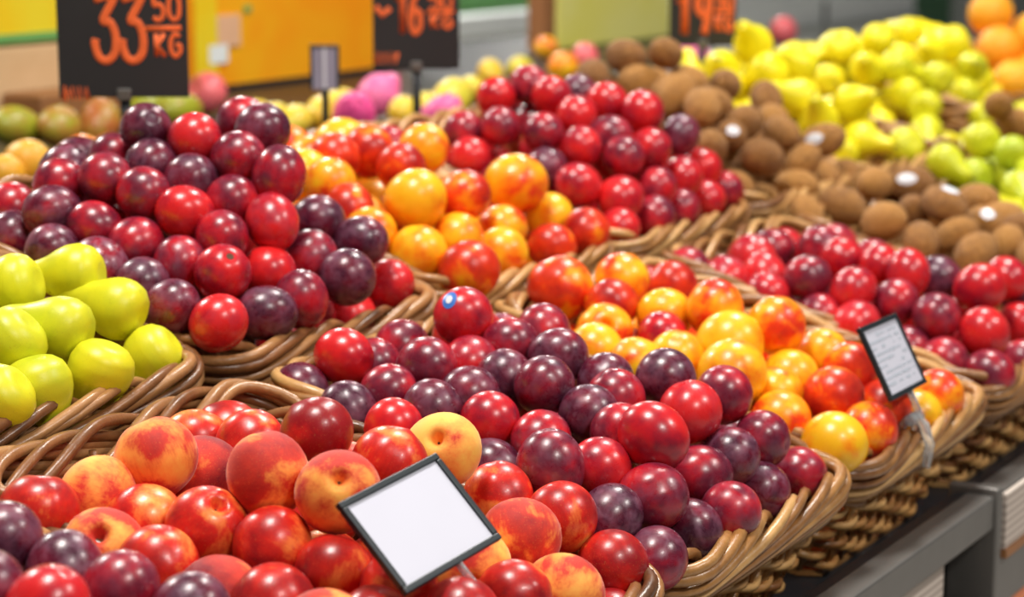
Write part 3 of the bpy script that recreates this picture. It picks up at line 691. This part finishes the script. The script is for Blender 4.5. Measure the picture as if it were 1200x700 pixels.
def board(cx, by, dist, w_, h_, yaw_off, label, foot_w):
    """board whose bottom centre shows at pixel cx,by at that depth; its pole runs down into the heap"""
    d = ray(cx, by); p = CAM+d*(dist/(d@FW)); s = dist/F_PX
    e = empty('price_board', (0, 0, 0))
    yaw = math.atan2(FW[1], FW[0])-math.pi/2+yaw_off
    e.matrix_world = Matrix.Translation(p) @ Matrix.Rotation(yaw, 4, 'Z') @ Matrix.Rotation(math.pi/2, 4, 'X')
    tag(e, label, 'price sign', 'black price boards on poles')
    bo = box('board', -w_/2, w_/2, 0, h_, -.002, .002, M['black'], e, .0008)
    v, f = tube_vf([(0, .012, -.005), (0, -foot_w, -.005)], .006, 10); link('pole', mesh('pole', v, f, True, [M['dark']]), e)
    box('pole_clip', -.008, .008, -.004, .010, -.008, .005, M['metal'], e, .002)
    return bo, s
e, s = board(146, 114, 2.40, 152*2.4/F_PX, 212*2.4/F_PX, 0, 'black price board with orange chalk 33 above the dark plums', .14)
word('33', (113-146)*s, (114-71)*s, 27*s, 76*s, 5*s, 9.5*s, e)
word('50', (182-146)*s, (114-24)*s, 14*s, 30*s, 4*s, 5.5*s, e)
stroke('chalk_figure', [((173-146)*s, (114-34)*s), ((215-146)*s, (114-33)*s)], 6*s, e, M['chalk'])
word('KG', (184-146)*s, (114-66)*s, 13*s, 26*s, 4*s, 5.5*s, e)
r3 = random.Random(2)
stroke('chalk_scribble', [((74+i*2.2-146)*s, (114-(102 if i % 2 else 118))*s+r3.uniform(-1.5, 1.5)*s) for i in range(15)], 4.2*s, e, M['chalk'])
e, s = board(488, 81, 2.95, 101*2.95/F_PX, 141*2.95/F_PX, 0, 'smaller black price board with orange chalk 16 above the nectarines', .13)
word('16', (464-488)*s, (81-39)*s, 15*s, 52*s, 1*s, 7*s, e)
stroke('chalk_figure', [((441-488)*s, (81-8)*s), ((449-488)*s, (81-18)*s), ((458-488)*s, (81-10)*s)], 7*s, e, M['chalk'])
word('50', (503-488)*s, (81-12)*s, 12*s, 22*s, 3*s, 4.5*s, e)
stroke('chalk_figure', [((500-488)*s, (81-15)*s), ((533-488)*s, (81-14)*s)], 4*s, e, M['chalk'])
word('KG', (505-488)*s, (81-33)*s, 11*s, 15*s, 3*s, 4.5*s, e)
stroke('chalk_scribble', [((440+i*2-488)*s, (81-(62 if i % 2 else 75))*s) for i in range(14)], 4*s, e, M['chalk'])
e, s = board(823, 54, 3.42, 78*3.42/F_PX, 110*3.42/F_PX, 0, 'black price board crowded with orange chalk figures behind the kiwis', .125)
word('19', (792-823)*s, (54-40)*s, 18*s, 50*s, 4*s, 9*s, e)
word('50', (838-823)*s, (54-10)*s, 9*s, 18*s, 2*s, 4.5*s, e); word('KG', (838-823)*s, (54-36)*s, 9*s, 18*s, 2*s, 4.5*s, e)
stroke('chalk_figure', [((836-823)*s, (54-14)*s), ((860-823)*s, (54-13)*s)], 4*s, e, M['chalk'])
# small card holder seen against the orange panel
d = ray(381, 106); p = CAM+d*(2.95/(d@FW)); s = 2.95/F_PX
e = empty('card_holder'); e.matrix_world = Matrix.Translation(p) @ Matrix.Rotation(math.atan2(FW[1], FW[0])-math.pi/2, 4, 'Z') @ Matrix.Rotation(math.pi/2, 4, 'X')
tag(e, 'narrow lilac grey card holder standing in front of the orange panel', 'price card')
M['lilac'] = plain('lilac_card', (.36, .33, .42), .4)
box('card', -15*s, 15*s, 1*s, 51*s, -.002, .002, M['lilac'], e); box('frame_bar', -17*s, -14*s, 0, 52*s, -.003, .003, M['frame'], e); box('frame_bar', 14*s, 17*s, 0, 52*s, -.003, .003, M['frame'], e)
box('frame_bar', -17*s, 17*s, 50*s, 53*s, -.003, .003, M['frame'], e); box('spine', -1.5*s, 1.5*s, 2*s, 50*s, .002, .004, M['white'], e); box('stem', -4*s, 4*s, -.10, 2*s, -.004, .004, M['frame'], e)

# ------------------------------------------------------------------ shop behind the stand
def tilecol(name, a, b, rough=.5, scale=6.):
    t = NT(name); c = t.coords(); n = t.noise(c, scale, 3., .5, .5)
    t.set(Base_Color=t.ramp(n, [(.35, a), (.65, b)]), Roughness=rough); return t.m
M['or'] = tilecol('orange_print', (1, .33, .003, 1), (1, .46, .008, 1), .45, 5.)
M['yel'] = tilecol('yellow_print', (.95, .62, .01, 1), (.9, .72, .03, 1), .45, 6.)
M['lemon'] = tilecol('lemon_print', (.86, .80, .15, 1), (.9, .86, .3, 1), .5, 3.)
M['tan'] = tilecol('cardboard', (.66, .43, .22, 1), (.74, .5, .27, 1), .8, 8.)
M['green'] = plain('green_plastic', (.16, .42, .12), .5)
M['wht'] = plain('white_enamel', (.88, .93, .93), .35)
M['grey'] = plain('grey_enamel', (.20, .20, .19), .5)
M['pink'] = plain('pale_pink_print', (.85, .5, .3), .5)
def panel(name, x0, y0, x1, y1, Y, depth, mat, label, cat, parent=None):
    """upright box parallel to the stand whose front face spans those pixels at depth Y"""
    a = at_y(x0, y1, Y); b = at_y(x1, y0, Y); zl = min(at_y(x0, y1, Y)[2], at_y(x1, y1, Y)[2]); zh = max(at_y(x0, y0, Y)[2], b[2])
    o = box(name, a[0], b[0], Y, Y+depth, zl, zh, mat, None, .004)
    if label: tag(o, label, cat)
    return o
# freezer cabinets beyond the bench, standing on the floor
M['fgrey'] = plain('light_grey_enamel', (.5, .53, .5), .45)
def freezer(x0, x1, body, label, lids):
    xc = (x0+x1)/2
    fz = empty('freezer_cabinet', (xc, 3.9, 0)); tag(fz, label, 'freezer')
    def fp(n, a0, a1, y0, y1, z0, z1, mat, b=.01):
        o = box(n, a0, a1, y0, y1, z0, z1, mat, None, b); o.parent = fz; o.matrix_parent_inverse = Matrix.Translation((-xc, -3.9, 0)); return o
    fp('body', x0, x1, 3.62, 4.4, .08, .79, body); fp('plinth', x0+.02, x1-.02, 3.66, 4.36, 0, .08, M['dark']); fp('top_rim', x0-.01, x1+.01, 3.6, 3.7, .79, .87, M['wht']); fp('back_rim', x0, x1, 4.3, 4.4, .79, .9, M['wht'])
    fp('bumper_strip', x0, x1, 3.598, 3.62, .62, .665, M['fgrey'], .004)
    n = lids; L = (x1-x0)/n
    for i in range(n): fp('lid', x0+i*L+.02, x0+(i+1)*L-.02, 3.7, 4.3, .80, .825, M['wht'], .004)
    for i in range(1, n): fp('body_seam', x0+i*L-.01, x0+i*L+.01, 3.605, 3.622, .1, .78, M['dark'], .002)
freezer(2.4, 7.3, M['fgrey'], 'long grey freezer cabinet with white rim in the background', 4)
freezer(7.45, 10.0, M['wht'], 'white freezer cabinet behind the yellow pears', 2)
freezer(10.75, 14.0, M['fgrey'], 'grey freezer cabinet past the dark green bin', 3)
# bench behind the ridge of the stand, carrying loose fruit and boxes
BT = .945
bn = empty('bench', (2, 1.4, 0)); tag(bn, 'dark flat bench behind the stand carrying boxes and loose fruit', 'bench')
def bpart(n, x0, x1, y0, y1, z0, z1, mat):
    o = box(n, x0, x1, y0, y1, z0, z1, mat, None, .003); o.parent = bn; o.matrix_parent_inverse = Matrix.Translation((-2, -1.4, 0)); return o
bpart('bench_top', -.6, 3.78, .92, 2.25, BT-.03, BT, M['dark'])
for x in (-.58, 1.0, 2.4, 3.7): bpart('leg', x, x+.06, 2.1, 2.16, 0, BT-.03, M['dark']); bpart('leg', x, x+.06, 1.4, 1.46, 0, BT-.03, M['dark'])
def crate(x0, x1, y0, y1, z0, z1, mat, name, label, cat):
    return tag(box(name, x0, x1, y0, y1, z0, z1, mat, None, .006), label, cat)
oc = crate(1.73, 2.44, 1.9, 2.2, BT, 1.38, M['or'], 'orange_carton', 'tall orange printed carton standing behind the fruit', 'box')
box('print_patch', 1.735, 1.80, 1.8965, 1.8995, BT+.02, 1.37, M['yel'], oc)
box('print_patch', 1.80, 1.87, 1.8965, 1.8995, 1.03, 1.09, M['pink'], oc); box('print_patch', 1.775, 1.83, 1.896, 1.8985, 1.0, 1.035, M['wht'], oc); box('print_leaf', 1.885, 1.905, 1.8965, 1.8995, 1.092, 1.105, M['green'], oc)
box('base_strip', 1.74, 2.43, 1.896, 1.9, BT, BT+.012, M['dark'], oc)
crate(.95, 1.60, 1.9, 2.2, BT, 1.065, M['tan'], 'cardboard_box', 'plain brown cardboard box under the yellow carton', 'box')
yc = crate(.95, 1.60, 1.9, 2.2, 1.068, 1.4, M['yel'], 'yellow_carton', 'bright yellow carton stacked on the cardboard box', 'box')
box('stripe', .955, 1.595, 1.8965, 1.8995, 1.07, 1.085, M['green'], yc)
crate(3.09, 3.68, 1.9, 1.95, BT, 1.38, M['lemon'], 'poster_board', 'pale lemon yellow poster board behind the kiwis', 'poster')
pt = tag(box('wooden_post', 3.03, 3.08, 1.9, 1.95, BT, 1.5, M['wood'], None, .004), 'brown wooden post beside the pale yellow poster board', 'post')
crate(5.3, 6.1, 3.72, 4.1, .826, 1.15, M['green'], 'green_crate', 'green plastic crate on the freezer lids', 'crate')
bin_ = crate(10.1, 10.65, 3.65, 4.2, 0, .95, plain('dark_green_print', (.06, .17, .08), .6), 'waste_bin', 'dark green bin standing between two freezer cabinets', 'bin')
box('bin_lid', 10.08, 10.67, 3.63, 4.22, .95, 1.0, M['grey'], bin_, .01)
crate(1.22, 1.62, 1.80, 1.89, BT, BT+.045, M['wood'], 'wooden_tray', 'reddish brown wooden tray next to the mangoes', 'tray')
